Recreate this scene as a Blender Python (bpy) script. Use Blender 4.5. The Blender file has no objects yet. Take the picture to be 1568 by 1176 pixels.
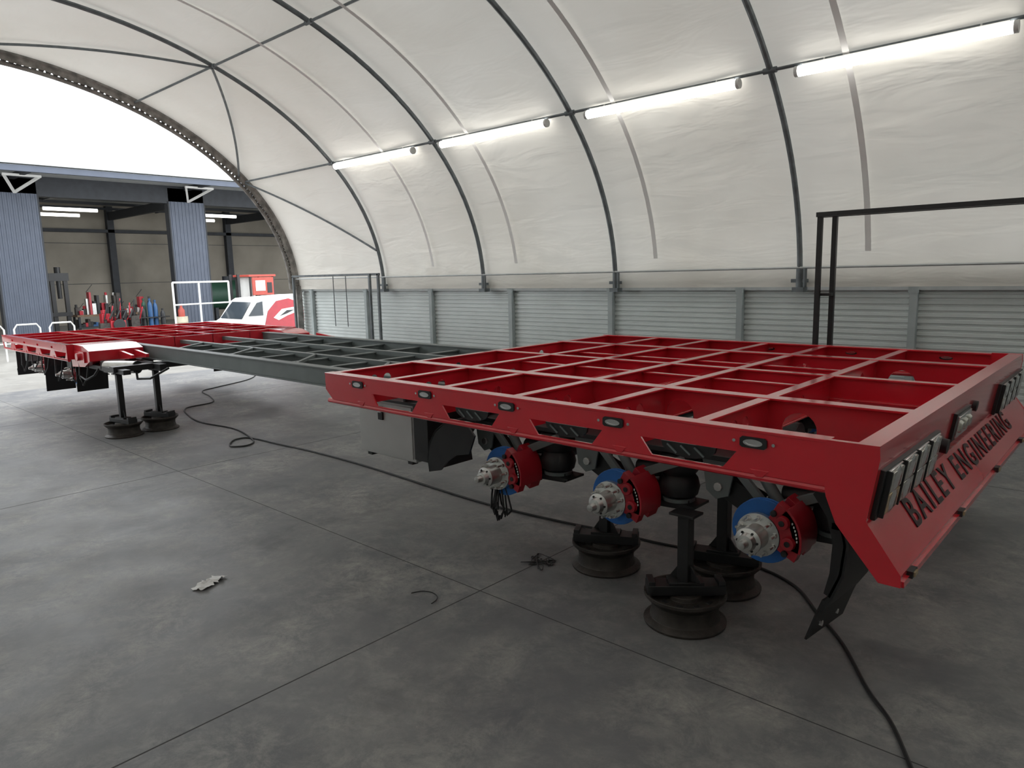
import bpy, bmesh, math, random
from mathutils import Vector, Matrix, noise
random.seed(4)
S=bpy.context.scene
COL=S.collection
pi=math.pi

# ------------------------------------------------------------ materials
def newmat(name):
    m=bpy.data.materials.new(name); m.use_nodes=True
    nt=m.node_tree; b=nt.nodes['Principled BSDF']
    return m,nt,b
def simple(name,col,rough=.5,metal=0,var=.12,scale=3.0,bump=0,bscale=40,coat=0,spec=.5):
    m,nt,b=newmat(name)
    tc=nt.nodes.new('ShaderNodeTexCoord')
    n=nt.nodes.new('ShaderNodeTexNoise'); n.inputs['Scale'].default_value=scale; n.inputs['Detail'].default_value=5
    nt.links.new(tc.outputs['Object'],n.inputs['Vector'])
    r=nt.nodes.new('ShaderNodeValToRGB')
    r.color_ramp.elements[0].position=.3; r.color_ramp.elements[1].position=.7
    r.color_ramp.elements[0].color=[c*(1-var) for c in col]+[1]
    r.color_ramp.elements[1].color=[min(1,c*(1+var)) for c in col]+[1]
    nt.links.new(n.outputs['Fac'],r.inputs['Fac']); nt.links.new(r.outputs['Color'],b.inputs['Base Color'])
    b.inputs['Roughness'].default_value=rough; b.inputs['Metallic'].default_value=metal
    b.inputs['Coat Weight'].default_value=coat; b.inputs['Coat Roughness'].default_value=.12
    b.inputs['Specular IOR Level'].default_value=spec
    if bump:
        n2=nt.nodes.new('ShaderNodeTexNoise'); n2.inputs['Scale'].default_value=bscale
        nt.links.new(tc.outputs['Object'],n2.inputs['Vector'])
        bp=nt.nodes.new('ShaderNodeBump'); bp.inputs['Strength'].default_value=bump; bp.inputs['Distance'].default_value=.02
        nt.links.new(n2.outputs['Fac'],bp.inputs['Height']); nt.links.new(bp.outputs['Normal'],b.inputs['Normal'])
    return m
def emis(name,col,st):
    m,nt,b=newmat(name)
    b.inputs['Base Color'].default_value=(.9,.9,.9,1)
    b.inputs['Emission Color'].default_value=(*col,1); b.inputs['Emission Strength'].default_value=st
    return m
RED=simple('red_paint',(.68,.016,.032),.26,0,.06,2,coat=1.0)
REDD=simple('red_caliper_paint',(.38,.010,.022),.4,0,.1,6,coat=.3)
GREY=simple('grey_chassis_paint',(.15,.175,.175),.45,0,.1,3)
BLACK=simple('black_satin',(.016,.016,.017),.42,0,.2,6)
RUB=simple('black_rubber',(.013,.013,.014),.5,0,.2,8)
RIMM=simple('dirty_black_rim',(.05,.043,.038),.5,.3,.4,9,bump=.2)
SILV=simple('machined_steel',(.62,.62,.60),.28,.9,.12,9)
CHR=simple('chrome',(.80,.80,.80),.15,.9,.05,5)
BLUE=simple('blue_protective_coating',(.02,.14,.46),.45,0,.15,8)
STAIN=simple('brushed_stainless',(.52,.52,.51),.36,.45,.08,2)
GALV=simple('galvanised_steel',(.45,.47,.47),.5,.25,.1,5)
ARCH=simple('weathered_arch_steel',(.15,.17,.18),.5,.2,.25,6)
ENDM=simple('end_arch_webbing',(.22,.21,.195),.75,0,.45,5)
WALLM=simple('pale_grey_sheet',(.56,.60,.59),.42,.1,.06,1.5)
WALLP=simple('wall_post_grey',(.36,.40,.40),.5,.1,.12,3)
AMB=simple('amber_lens',(.55,.42,.25),.12,.4,.1,20)
LENS=simple('clear_lamp_lens',(.62,.62,.56),.08,.6,.25,30)
LETT=simple('lettering_cutout_shade',(.035,.008,.010),.5,0,.15,6)  # shade inside the cut-through letters, put into the colour as dark maroon
WHITE=simple('white_paint',(.75,.75,.73),.4,0,.05,3)
GLASS=simple('dark_glass',(.03,.04,.05),.08,0,.1,3)
CLADD=simple('blue_grey_cladding',(.085,.10,.135),.5,.1,.08,2)
DARKB=simple('dark_steel_beam',(.025,.028,.034),.6,0,.2,3)
BLOCK=simple('concrete_wall_panel',(.30,.27,.225),.85,0,.25,.35)
BLUEP=simple('blue_paint',(.02,.08,.20),.4)
GREEN=simple('green_paint',(.015,.06,.035),.5)
ORNG=simple('faded_red_paint',(.42,.07,.05),.5)
YEL=simple('cream_drum_paint',(.55,.5,.38),.5)
WOOD=simple('bench_timber',(.16,.10,.06),.7,0,.3,5)
PAPER=simple('white_paper',(.8,.8,.8),.8)
TUBE=emis('tube_light_glow',(1,.98,.93),5.5)
BAYL=emis('bay_light_glow',(1,.98,.9),4)

def fabric(name='white_pvc_fabric',k=1.0,tr=.12):
    m,nt,b=newmat(name)
    out=nt.nodes['Material Output']
    geo=nt.nodes.new('ShaderNodeNewGeometry')
    n=nt.nodes.new('ShaderNodeTexNoise'); n.inputs['Scale'].default_value=.35; n.inputs['Detail'].default_value=6
    nt.links.new(geo.outputs['Position'],n.inputs['Vector'])
    r=nt.nodes.new('ShaderNodeValToRGB')
    r.color_ramp.elements[0].position=.3;r.color_ramp.elements[1].position=.75
    r.color_ramp.elements[0].color=(.63*k,.60*k,.54*k,1); r.color_ramp.elements[1].color=(.73*k,.71*k,.66*k,1)
    nt.links.new(n.outputs['Fac'],r.inputs['Fac'])
    mp=nt.nodes.new('ShaderNodeMapping'); mp.inputs['Scale'].default_value=(.6,1.6,2.4)
    nt.links.new(geo.outputs['Position'],mp.inputs['Vector'])
    n2=nt.nodes.new('ShaderNodeTexNoise'); n2.inputs['Scale'].default_value=1.2; n2.inputs['Detail'].default_value=3; n2.inputs['Distortion'].default_value=.5
    nt.links.new(mp.outputs[0],n2.inputs['Vector'])
    bp=nt.nodes.new('ShaderNodeBump'); bp.inputs['Strength'].default_value=.55; bp.inputs['Distance'].default_value=.10
    nt.links.new(n2.outputs['Fac'],bp.inputs['Height'])
    b.inputs['Roughness'].default_value=.65
    nt.links.new(r.outputs['Color'],b.inputs['Base Color']); nt.links.new(bp.outputs['Normal'],b.inputs['Normal'])
    t=nt.nodes.new('ShaderNodeBsdfTranslucent'); nt.links.new(r.outputs['Color'],t.inputs['Color'])
    mx=nt.nodes.new('ShaderNodeMixShader'); mx.inputs[0].default_value=tr
    nt.links.new(b.outputs[0],mx.inputs[1]); nt.links.new(t.outputs[0],mx.inputs[2]); nt.links.new(mx.outputs[0],out.inputs['Surface'])
    return m
FAB=fabric()
SEAM=simple('fabric_seam_band',(.80,.79,.77),.7,0,.04,1)
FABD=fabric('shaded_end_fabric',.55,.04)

def concrete(name,dark,light,patch,pos=.56,pk=.55,wd=.13):
    m,nt,b=newmat(name)
    geo=nt.nodes.new('ShaderNodeNewGeometry')
    def nz(scale,detail=6,dist=0,rough=.6):
        n=nt.nodes.new('ShaderNodeTexNoise'); n.inputs['Scale'].default_value=scale; n.inputs['Detail'].default_value=detail
        n.inputs['Distortion'].default_value=dist; n.inputs['Roughness'].default_value=rough
        nt.links.new(geo.outputs['Position'],n.inputs['Vector']); return n
    def ramp(n,a,bb,ca=(0,0,0,1),cb=(1,1,1,1)):
        r=nt.nodes.new('ShaderNodeValToRGB'); r.color_ramp.elements[0].position=a; r.color_ramp.elements[1].position=bb
        r.color_ramp.elements[0].color=ca; r.color_ramp.elements[1].color=cb
        nt.links.new(n.outputs['Fac'],r.inputs['Fac']); return r
    base=ramp(nz(.7,12,.3,.7),.36,.66,(*dark,1),(*light,1))
    mask=ramp(nz(3.4,14,.35,.85),pos,pos+wd)
    big=ramp(nz(.9,8,.3,.65),.40,.62)
    mul=nt.nodes.new('ShaderNodeMath'); mul.operation='MULTIPLY'
    nt.links.new(mask.outputs['Color'],mul.inputs[0]); nt.links.new(big.outputs['Color'],mul.inputs[1])
    mul2=nt.nodes.new('ShaderNodeMath'); mul2.operation='MULTIPLY'; mul2.inputs[1].default_value=pk
    nt.links.new(mul.outputs[0],mul2.inputs[0])
    mix=nt.nodes.new('ShaderNodeMix'); mix.data_type='RGBA'
    nt.links.new(mul2.outputs[0],mix.inputs['Factor']); nt.links.new(base.outputs['Color'],mix.inputs['A']); mix.inputs['B'].default_value=(*patch,1)
    sp=ramp(nz(38,3),.70,.76)
    mix2=nt.nodes.new('ShaderNodeMix'); mix2.data_type='RGBA'
    ms=nt.nodes.new('ShaderNodeMath'); ms.operation='MULTIPLY'; ms.inputs[1].default_value=.4
    nt.links.new(sp.outputs['Color'],ms.inputs[0]); nt.links.new(ms.outputs[0],mix2.inputs['Factor'])
    nt.links.new(mix.outputs['Result'],mix2.inputs['A']); mix2.inputs['B'].default_value=(*patch,1)
    dk=ramp(nz(1.3,9,.3,.7),.54,.70)
    mix3=nt.nodes.new('ShaderNodeMix'); mix3.data_type='RGBA'
    md=nt.nodes.new('ShaderNodeMath'); md.operation='MULTIPLY'; md.inputs[1].default_value=.45
    nt.links.new(dk.outputs['Color'],md.inputs[0]); nt.links.new(md.outputs[0],mix3.inputs['Factor'])
    nt.links.new(mix2.outputs['Result'],mix3.inputs['A']); mix3.inputs['B'].default_value=(*[c*.55 for c in dark],1)
    nt.links.new(mix3.outputs['Result'],b.inputs['Base Color'])
    rr=nt.nodes.new('ShaderNodeMapRange'); rr.inputs['To Min'].default_value=.34; rr.inputs['To Max'].default_value=.66
    nt.links.new(nz(1.7,6).outputs['Fac'],rr.inputs['Value']); nt.links.new(rr.outputs[0],b.inputs['Roughness'])
    bp=nt.nodes.new('ShaderNodeBump'); bp.inputs['Strength'].default_value=.15; bp.inputs['Distance'].default_value=.01
    nt.links.new(nz(14,6).outputs['Fac'],bp.inputs['Height']); nt.links.new(bp.outputs['Normal'],b.inputs['Normal'])
    return m
CONC=concrete('worn_concrete',(.122,.126,.136),(.200,.201,.202),(.47,.455,.41),.43,.72,.22)
YARD=concrete('yard_gravel_concrete',(.22,.21,.19),(.29,.28,.26),(.38,.36,.32),.5)
JOINT=simple('floor_joint_filler',(.05,.05,.05),.8)

# ------------------------------------------------------------ mesh builder
def V(*a): return Vector(a)
def PL(plane,pos):
    if plane=='xz': return Matrix(((1,0,0,0),(0,0,1,pos),(0,1,0,0),(0,0,0,1)))
    if plane=='yz': return Matrix(((0,0,1,pos),(1,0,0,0),(0,1,0,0),(0,0,0,1)))
    if plane=='xy': return Matrix(((1,0,0,0),(0,1,0,0),(0,0,1,pos),(0,0,0,1)))
def empty(name,parent=None):
    e=bpy.data.objects.new(name,None); COL.objects.link(e)
    e.parent=parent; return e
def circ(cx,cy,r,n=20,ry=None):
    ry=ry or r
    return [(cx+r*math.cos(2*pi*i/n),cy+ry*math.sin(2*pi*i/n)) for i in range(n)]
class P:
    def __init__(s,name,mats):
        s.name=name; s.mats=mats if isinstance(mats,list) else [mats]; s.bm=bmesh.new()
    def mesh(s,vs,fs,mi=0):
        v=[s.bm.verts.new(p) for p in vs]
        for f in fs:
            try: fc=s.bm.faces.new([v[i] for i in f]); fc.material_index=mi
            except ValueError: pass
        return s
    def box(s,c,size,mi=0,rot=None):
        M=Matrix.Translation(Vector(c))
        if rot is not None: M=M@rot
        hx,hy,hz=[q/2 for q in size]
        vs=[M@Vector((x,y,z)) for x in(-hx,hx) for y in(-hy,hy) for z in(-hz,hz)]
        s.mesh(vs,[(0,1,3,2),(4,6,7,5),(0,4,5,1),(2,3,7,6),(0,2,6,4),(1,5,7,3)],mi); return s
    def b2(s,x0,x1,y0,y1,z0,z1,mi=0):
        return s.box(((x0+x1)/2,(y0+y1)/2,(z0+z1)/2),(abs(x1-x0),abs(y1-y0),abs(z1-z0)),mi)
    def beam(s,p0,p1,w,h,mi=0,up=(0,0,1)):
        p0=Vector(p0);p1=Vector(p1);d=p1-p0;L=d.length;x=d.normalized();u=Vector(up)
        if abs(x.dot(u))>.98:u=Vector((1,0,0))
        y=u.cross(x).normalized();z=x.cross(y)
        R=Matrix((x,y,z)).transposed().to_4x4()
        return s.box((p0+p1)/2,(L,w,h),mi,R)
    def cyl(s,p0,p1,r,mi=0,r2=None,seg=16):
        p0=Vector(p0);p1=Vector(p1);r2=r if r2 is None else r2
        d=(p1-p0).normalized(); u=Vector((0,0,1)) if abs(d.z)<.9 else Vector((1,0,0))
        a=d.cross(u).normalized(); b=d.cross(a)
        vs=[];
        for p,q in((p0,r),(p1,r2)):
            for i in range(seg):
                t=2*pi*i/seg; vs.append(p+a*q*math.cos(t)+b*q*math.sin(t))
        fs=[(i,(i+1)%seg,seg+(i+1)%seg,seg+i) for i in range(seg)]
        fs+=[tuple(range(seg)),tuple(range(seg,2*seg))]
        return s.mesh(vs,fs,mi)
    def tube(s,pts,r,mi=0,seg=8):
        pts=[Vector(p) for p in pts]; n=len(pts); vs=[]
        up=None
        for k,p in enumerate(pts):
            d=(pts[min(k+1,n-1)]-pts[max(k-1,0)])
            if d.length<1e-6:d=Vector((1,0,0))
            d.normalize()
            if up is None: up=Vector((0,0,1)) if abs(d.z)<.9 else Vector((1,0,0))
            a=d.cross(up)
            if a.length<1e-3: a=d.cross(Vector((0,1,0)))
            a.normalize(); b=d.cross(a)
            for i in range(seg):
                t=2*pi*i/seg; vs.append(p+a*r*math.cos(t)+b*r*math.sin(t))
        fs=[]
        for k in range(n-1):
            for i in range(seg):
                j=(i+1)%seg; fs.append((k*seg+i,k*seg+j,(k+1)*seg+j,(k+1)*seg+i))
        fs+=[tuple(range(seg)),tuple(range((n-1)*seg,n*seg))]
        return s.mesh(vs,fs,mi)
    def lathe(s,prof,o,axis,mi=0,seg=32):
        o=Vector(o);d=Vector(axis).normalized();u=Vector((0,0,1)) if abs(d.z)<.9 else Vector((1,0,0))
        a=d.cross(u).normalized(); b=d.cross(a); vs=[];n=len(prof)
        for r,h in prof:
            for i in range(seg):
                t=2*pi*i/seg; vs.append(o+d*h+a*r*math.cos(t)+b*r*math.sin(t))
        fs=[]
        for k in range(n-1):
            for i in range(seg):
                j=(i+1)%seg; fs.append((k*seg+i,k*seg+j,(k+1)*seg+j,(k+1)*seg+i))
        if prof[0][0]>.001: fs.append(tuple(range(seg)))
        if prof[-1][0]>.001: fs.append(tuple(range((n-1)*seg,n*seg)))
        return s.mesh(vs,fs,mi)
    def prism(s,pts,plane,a0,a1,mi=0):
        vs=[];n=len(pts)
        for a in(a0,a1):
            for p,q in pts:
                vs.append({'xz':(p,a,q),'yz':(a,p,q),'xy':(p,q,a)}[plane])
        fs=[tuple(range(n)),tuple(range(2*n-1,n-1,-1))]+[(i,(i+1)%n,n+(i+1)%n,n+i) for i in range(n)]
        return s.mesh([Vector(v) for v in vs],fs,mi)
    def _curve(s,cu,M,mi,width=None):
        ob=bpy.data.objects.new('tmp',cu); COL.objects.link(ob)
        dg=bpy.context.evaluated_depsgraph_get(); dg.update()
        me=bpy.data.meshes.new_from_object(ob.evaluated_get(dg))
        if width:
            xs=[v.co.x for v in me.vertices]; me.transform(Matrix.Diagonal((width/(max(xs)-min(xs)),1,1,1)))
        me.transform(M)
        k=len(s.bm.faces); s.bm.from_mesh(me); s.bm.faces.ensure_lookup_table()
        for f in s.bm.faces[k:]: f.material_index=mi
        bpy.data.objects.remove(ob); bpy.data.meshes.remove(me)
    def plate(s,outer,holes,plane,pos,th,mi=0,M=None):
        cu=bpy.data.curves.new('c','CURVE'); cu.dimensions='2D'; cu.fill_mode='BOTH'; cu.extrude=th/2
        for lp in [outer]+holes:
            sp=cu.splines.new('POLY'); sp.points.add(len(lp)-1)
            for i,p in enumerate(lp): sp.points[i].co=(p[0],p[1],0,1)
            sp.use_cyclic_u=True
        s._curve(cu,M if M is not None else PL(plane,pos),mi); return s
    def text(s,txt,size,M,mi=0,width=None,ext=.008):
        cu=bpy.data.curves.new('t','FONT'); cu.body=txt; cu.size=size; cu.extrude=ext; cu.offset=.003*size/.25
        cu.align_x='CENTER'; cu.space_character=1.3
        s._curve(cu,M,mi,width); return s
    def done(s,parent=None,bevel=0,ang=35,fix=True):
        if fix: bmesh.ops.recalc_face_normals(s.bm,faces=s.bm.faces[:])
        me=bpy.data.meshes.new(s.name); s.bm.to_mesh(me); s.bm.free()
        for m in s.mats: me.materials.append(m)
        for p in me.polygons: p.use_smooth=True
        me.set_sharp_from_angle(angle=math.radians(ang))
        ob=bpy.data.objects.new(s.name,me); COL.objects.link(ob); ob.parent=parent
        if bevel:
            b=ob.modifiers.new('bevel','BEVEL'); b.width=bevel; b.segments=2; b.limit_method='ANGLE'; b.angle_limit=math.radians(40)
            b.harden_normals=False
        return ob

# ------------------------------------------------------------ floor & yard
XE=-20.9
f=P('floor',CONC); f.b2(XE-.3,9,-4.9,13.1,-.2,0); f.done()
g=P('ground_yard',YARD); g.b2(-75,XE-.3,-45,70,-.22,-.02); g.done()
j=P('trim_floor_joints',JOINT)
for x in(-16.1,-10.1,-4.08,1.9): j.b2(x-.005,x+.005,-4.7,12.7,-.01,.001)
for y in(-2.0,3.98,9.9): j.b2(XE,8.9,y-.004,y+.004,-.01,.001)
j.done()

# ------------------------------------------------------------ shelter
YC,ZC,RA,RB=4.0,2.3,8.55,5.85
def arc(phi,off=0):
    c,s_=math.cos(phi),math.sin(phi)
    n=Vector((0,c/RA,s_/RB)).normalized()
    return Vector((0,YC+RA*c,ZC+RB*s_))+n*off
ARX=[XE,-16.3,-12.35,-8.5,-4.7,-.85,3.0,6.9]
def wallpanel(name,y,sgn):
    p=P(name,[WALLM,WALLP,GALV,WHITE])
    zz=.02; prof=[]
    pitch=.10
    while zz<2.22:
        prof+=[(0,zz),(0,zz+pitch*.5),(.020,zz+pitch*.58),(.020,zz+pitch*.92)]
        zz+=pitch
    vs=[];
    for x in(XE-.1,8.3):
        for d,z in prof: vs.append((x,y+sgn*(.06+d),z))
    n=len(prof)
    p.mesh(vs,[(i,i+1,n+i+1,n+i) for i in range(n-1)],0)
    p.b2(XE-.1,8.3,y+sgn*.10,y+sgn*.14,0,2.3,0)
    p.b2(XE-.1,8.3,y+sgn*.0,y+sgn*.14,2.24,2.36,2)
    p.b2(XE-.1,8.3,y+sgn*.06,y+sgn*.12,2.36,2.6,0)
    p.b2(XE-.1,8.3,y+sgn*.0,y+sgn*.10,0,.10,1)
    x=-20.3
    while x<8.2:
        p.b2(x-.055,x+.055,y-sgn*.05,y+sgn*.09,0,2.32,1)
        p.b2(x-.075,x+.075,y-sgn*.06,y-sgn*.045,2.2,2.36,1)
        x+=2.89
    return p.done()
wallpanel('wall_far',12.7,1)
wallpanel('wall_near',-4.7,-1)

def canopy():
    p=P('ceiling_fabric_canopy',FAB)
    xs=[];x=XE-.05
    while x<8.35: xs.append(x); x+=.13
    N=150
    phis=[.02+(pi-.04)*i/N for i in range(N+1)]
    vs=[]
    def row(x):
        below=[a for a in ARX if a<=x]; above=[a for a in ARX if a>x]
        if below and above:
            t=(x-max(below))/(min(above)-max(below)); sag=math.sin(pi*t)
        else: sag=0
        out=[]
        for ph in phis:
            h=math.sin(ph)
            amt=.09*sag*min(1,h*3)
            z=ZC+RB*h
            wr=noise.noise(Vector((x*.7,ph*9,1.3)))*.04+noise.noise(Vector((x*1.7+3,ph*22,5)))*.012
            low=max(0,1-(z-2.3)/1.7)
            wr+=low*(noise.noise(Vector((x*2.4+z*1.5,z*2.2,8)))*.14+noise.noise(Vector((x*5-z*3,z*6,2)))*.05)*(.35+.65*sag)
            q=arc(ph,.07-amt+wr*(.25+.75*sag)); out.append((x,q.y,q.z))
        hem=[]
        for z in(2.30,2.38,2.46,2.54,2.60):
            w=.035*noise.noise(Vector((x*2.2,z*3,4)))+.02*noise.noise(Vector((x*6,z*5,9)))
            hem.append((12.60+w,z))
        a=[(x,y,z) for y,z in hem]; b=[(x,8.0-y,z) for y,z in reversed(hem)]
        return a,out[3:-3],b
    rows=[]
    for x in xs:
        a,o,b=row(x); rows.append(a+o+b)
    M=len(rows[0])
    for r in rows: vs+=r
    fs=[]
    for i in range(len(xs)-1):
        for k in range(M-1): fs.append((i*M+k,i*M+k+1,(i+1)*M+k+1,(i+1)*M+k))
    p.mesh(vs,fs); return p.done(ang=180)
canopy()
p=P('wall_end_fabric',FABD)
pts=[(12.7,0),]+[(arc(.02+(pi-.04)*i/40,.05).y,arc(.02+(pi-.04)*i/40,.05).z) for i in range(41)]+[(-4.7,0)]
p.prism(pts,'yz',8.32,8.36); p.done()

fr=P('shelter_arch_frame',[ARCH,GALV,ENDM])
def arcpts(x,off,n=60): return [(x,arc(pi*i/n,off).y,arc(pi*i/n,off).z) for i in range(n+1)]
for x in ARX[1:]:
    fr.tube(arcpts(x,-.035),.048,0,8)
    for ph,sg in((0,1),(pi,-1)):
        q=arc(ph); fr.b2(x-.1,x+.1,q.y-.12,q.y+.06,2.22,2.3,0); fr.cyl((x,q.y-sg*.04,2.3),(x,q.y-sg*.04,2.62),.06,0)
        fr.b2(x-.14,x+.14,q.y-sg*.04-.03,q.y-sg*.04+.03,2.38,2.44,0)
        fr.cyl((x+.12,q.y-sg*.12,2.3),(x+.12,q.y-sg*.12,2.62),.03,0)
fr.tube(arcpts(XE,.0),.075,2,8); fr.tube(arcpts(XE-.03,-.22),.055,2,8)
n=170
for i in range(n):
    a=arc(pi*i/n,-.0);b=arc(pi*(i+.5)/n,-.22);c=arc(pi*(i+1)/n,-.0)
    fr.beam((XE,a.y,a.z),(XE-.03,b.y,b.z),.06,.05,2); fr.beam((XE-.03,b.y,b.z),(XE,c.y,c.z),.06,.05,2)
vs=[];
for i in range(81):
    a=arc(pi*i/80,.02); b=arc(pi*i/80,-.17+.02*math.sin(i*1.9)); vs+=[(XE+.05,a.y,a.z),(XE+.06,b.y,b.z)]
fr.mesh(vs,[(2*i,2*i+1,2*i+3,2*i+2) for i in range(80)],2)
for sg,y in((1,12.55),(-1,-4.55)):
    fr.b2(XE-.1,XE+.1,y-.1,y+.1,0,2.4,2)
def phi_y(y): return math.acos((y-YC)/RA)
def node(x,y,off=-.05):
    q=arc(phi_y(y),off); return (x,q.y,q.z)
for y in(11.05,8.05,4.0,-.05,-3.05):
    fr.tube([node(XE,y),node(8.3,y)],.026,0,6)
    for x in ARX[1:]:
        q=Vector(node(x,y)); fr.cyl(q-V(.10,0,0),q+V(.10,0,0),.045,0)
def brace(xa,ya,xb,yb,n=14):
    pa=phi_y(ya); pb=phi_y(yb); L=[]
    for i in range(n+1):
        t=i/n; q=arc(pa+(pb-pa)*t,-.09); L.append((xa+(xb-xa)*t,q.y,q.z))
    fr.tube(L,.030,0,6)
brace(XE,4.0,-16.3,8.05); brace(XE,10.9,-16.3,8.05); brace(XE,11.05,-16.3,12.4); brace(XE,4.0,-16.3,-.05); brace(XE,-3.05,-16.3,-.05)
fr.tube([(XE,12.47,2.63),(8.3,12.47,2.63)],.022,1,6)
fr.tube([(XE,-4.47,2.63),(8.3,-4.47,2.63)],.022,1,6)
fr.done()
sm=P('trim_fabric_seams',SEAM)
for x in(-14.1,-11.2,-7.5,-3.6,.3,4.1):
    L=[arc(.10+(pi-.20)*i/60,-.075) for i in range(61)]
    vs=[(x-.045,q.y,q.z) for q in L]+[(x+.045,q.y,q.z) for q in L]
    sm.mesh(vs,[(i,i+1,62+i,61+i) for i in range(60)])
sm.done()

for x0,x1 in((-16.1,-12.95),(-12.05,-9.0),(-8.1,-5.15),(-4.3,-1.6),(-.4,2.5),(3.5,6.4)):
    q=arc(phi_y(11.08),-.16)
    p=P('tube_light',[TUBE,WHITE])
    p.cyl((x0+.05,q.y,q.z),(x1-.05,q.y,q.z),.075,0,seg=20)
    p.cyl((x0,q.y,q.z),(x0+.05,q.y,q.z),.077,1); p.cyl((x1-.05,q.y,q.z),(x1,q.y,q.z),.077,1)
    p.b2(x0+.1,x1-.1,q.y-.02,q.y+.03,q.z+.06,q.z+.09,1)
    for x in(x0+.4,x1-.4): p.cyl((x,q.y,q.z+.05),(x,q.y+.02,q.z+.12),.012,1)
    p.done()

# ------------------------------------------------------------ TRAILER
TR=empty('extendable_flatbed_trailer')
ZT=1.67; Y0,Y1=4.12,9.26
def trap(c,w,z0,z1,sl=.06): return [(c-w/2+sl,z0),(c+w/2-sl,z0),(c+w/2,z1),(c-w/2,z1)]
def skirt(p,x0,x1,y,zt,sg,first,step,bot=.31,holes=True):
    p.b2(x0,x1,y,y+sg*.11,zt-.018,zt)
    zb=zt-.275
    outer=[(x0,zt-.005),(x1,zt-.005),(x1,zb),(x0+.12,zb),(x0,zb+.10)]
    hs=[];c=first
    while c<x1-.35:
        if c>x0+.3: hs.append(trap(c,.70,zb+.010,zb+.125,.09))
        lx=c+.46
        if lx<x1-.25: hs.append([(lx+a,zt-.085+b) for a,b in circ(0,0,.07,14,.022)])
        c+=step
    p.plate(outer,hs if holes else [],'xz',y+sg*.012,.014)
    p.cyl((x0+.02,y+sg*.03,zt-bot+.015),(x1,y+sg*.03,zt-bot+.015),.026,seg=10)
    c=first+.5
    while c<x1-.1:
        if c>x0+.1:
            p.prism([(c-.06,zb+.03),(c+.06,zb+.03),(c+.02,zt-bot+.02),(c-.02,zt-bot+.02)],'xz',y,y+sg*.03)
            p.b2(c-.02,c+.02,y+sg*.03,y+sg*.45,zb+.0,zb+.09)
        c+=step
def beamx(p,x0,x1,y,zt,dep,w=.10,holes=0,thk=.016):
    p.b2(x0,x1,y-w/2,y+w/2,zt-thk,zt); p.b2(x0,x1,y-w/2,y+w/2,zt-dep,zt-dep+thk)
    hs=[]
    if holes:
        c=x0+holes*.5
        while c<x1-.25: hs.append(circ(c,zt-dep*.5,min(.13,dep*.32),20)); c+=holes
    p.plate([(x0,zt-dep+.004),(x1,zt-dep+.004),(x1,zt-.004),(x0,zt-.004)],hs,'xz',y,.012)
def beamy(p,y0,y1,x,zt,dep,w=.09,hl=[],thk=.016):
    p.b2(x-w/2,x+w/2,y0,y1,zt-thk,zt)
    hs=[circ(c,zt-dep*.5,.055,16) for c in hl if y0+.1<c<y1-.1]
    p.plate([(y0,zt-.14),(y0+.9,zt-dep),(y1-.9,zt-dep),(y1,zt-.14),(y1,zt-.004),(y0,zt-.004)],hs,'yz',x,.012)
    p.b2(x-w*.35,x+w*.35,y0+.9,y1-.9,zt-dep,zt-dep+thk)
XR,XF=-1.08,-6.45
d=P('rear_deck_frame',RED)
skirt(d,XF,-1.35,Y0,ZT,1,-6.33,1.02)
skirt(d,XF,-1.35,Y1,ZT,-1,-6.33,1.02)
for y in(5.3,8.08): beamx(d,XF,-1.2,y,ZT-.002,.46,.13,holes=1.0)
for y in(6.69,): beamx(d,XF,-1.2,y,ZT-.004,.22,.09)
for y in(6.15,7.25): beamx(d,-5.5,-2.2,y,ZT-.03,.14,.06)
for x in(-6.41,-5.5,-4.7,-3.85,-3.1,-2.2): beamy(d,Y0+.02,Y1-.02,x,ZT-.006,.28,.09,hl=[4.5,4.72,4.9,5.05+.65,6.0,7.0,7.6,8.5,8.7])
for x in(-5.1,-4.3,-3.5): 
    d.b2(x-.03,x+.03,5.3,8.08,ZT-.12,ZT-.10); d.b2(x-.006,x+.006,5.3,8.08,ZT-.26,ZT-.1)
d.done(TR,bevel=.003)
b=P('rear_bumper',[RED,LETT])
prof=[(-1.20,1.672),(-1.08,1.672),(-1.075,1.60),(-1.13,1.235),(-.94,.965),(-.94,.905),(-1.04,.905),(-1.04,.95),(-1.19,1.20),(-1.20,1.25)]
b.prism(prof,'xz',Y0+.02,Y1-.02,0)
leg=[(-1.36,1.672),(-1.078,1.674),(-1.073,1.60),(-1.128,1.235),(-.937,.967),(-.937,.90),(-1.05,.90),(-1.29,1.19),(-1.35,1.34),(-1.36,1.40)]
for y in(Y0-.005,Y1-.035): b.prism(leg,'xz',y,y+.04,0)
b.b2(-.965,-.925,Y0+.02,Y1-.02,.895,.93,0)
R=Matrix(((0,-.576,.818,0),(1,0,0,0),(0,.818,.576,0),(0,0,0,1)))
M=Matrix.Translation((-1.005,6.5,1.060))@R
b.text('BAILEY ENGINEERING',.255,M,1,width=3.55,ext=.006)
b.done(TR,bevel=.004)
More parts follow.
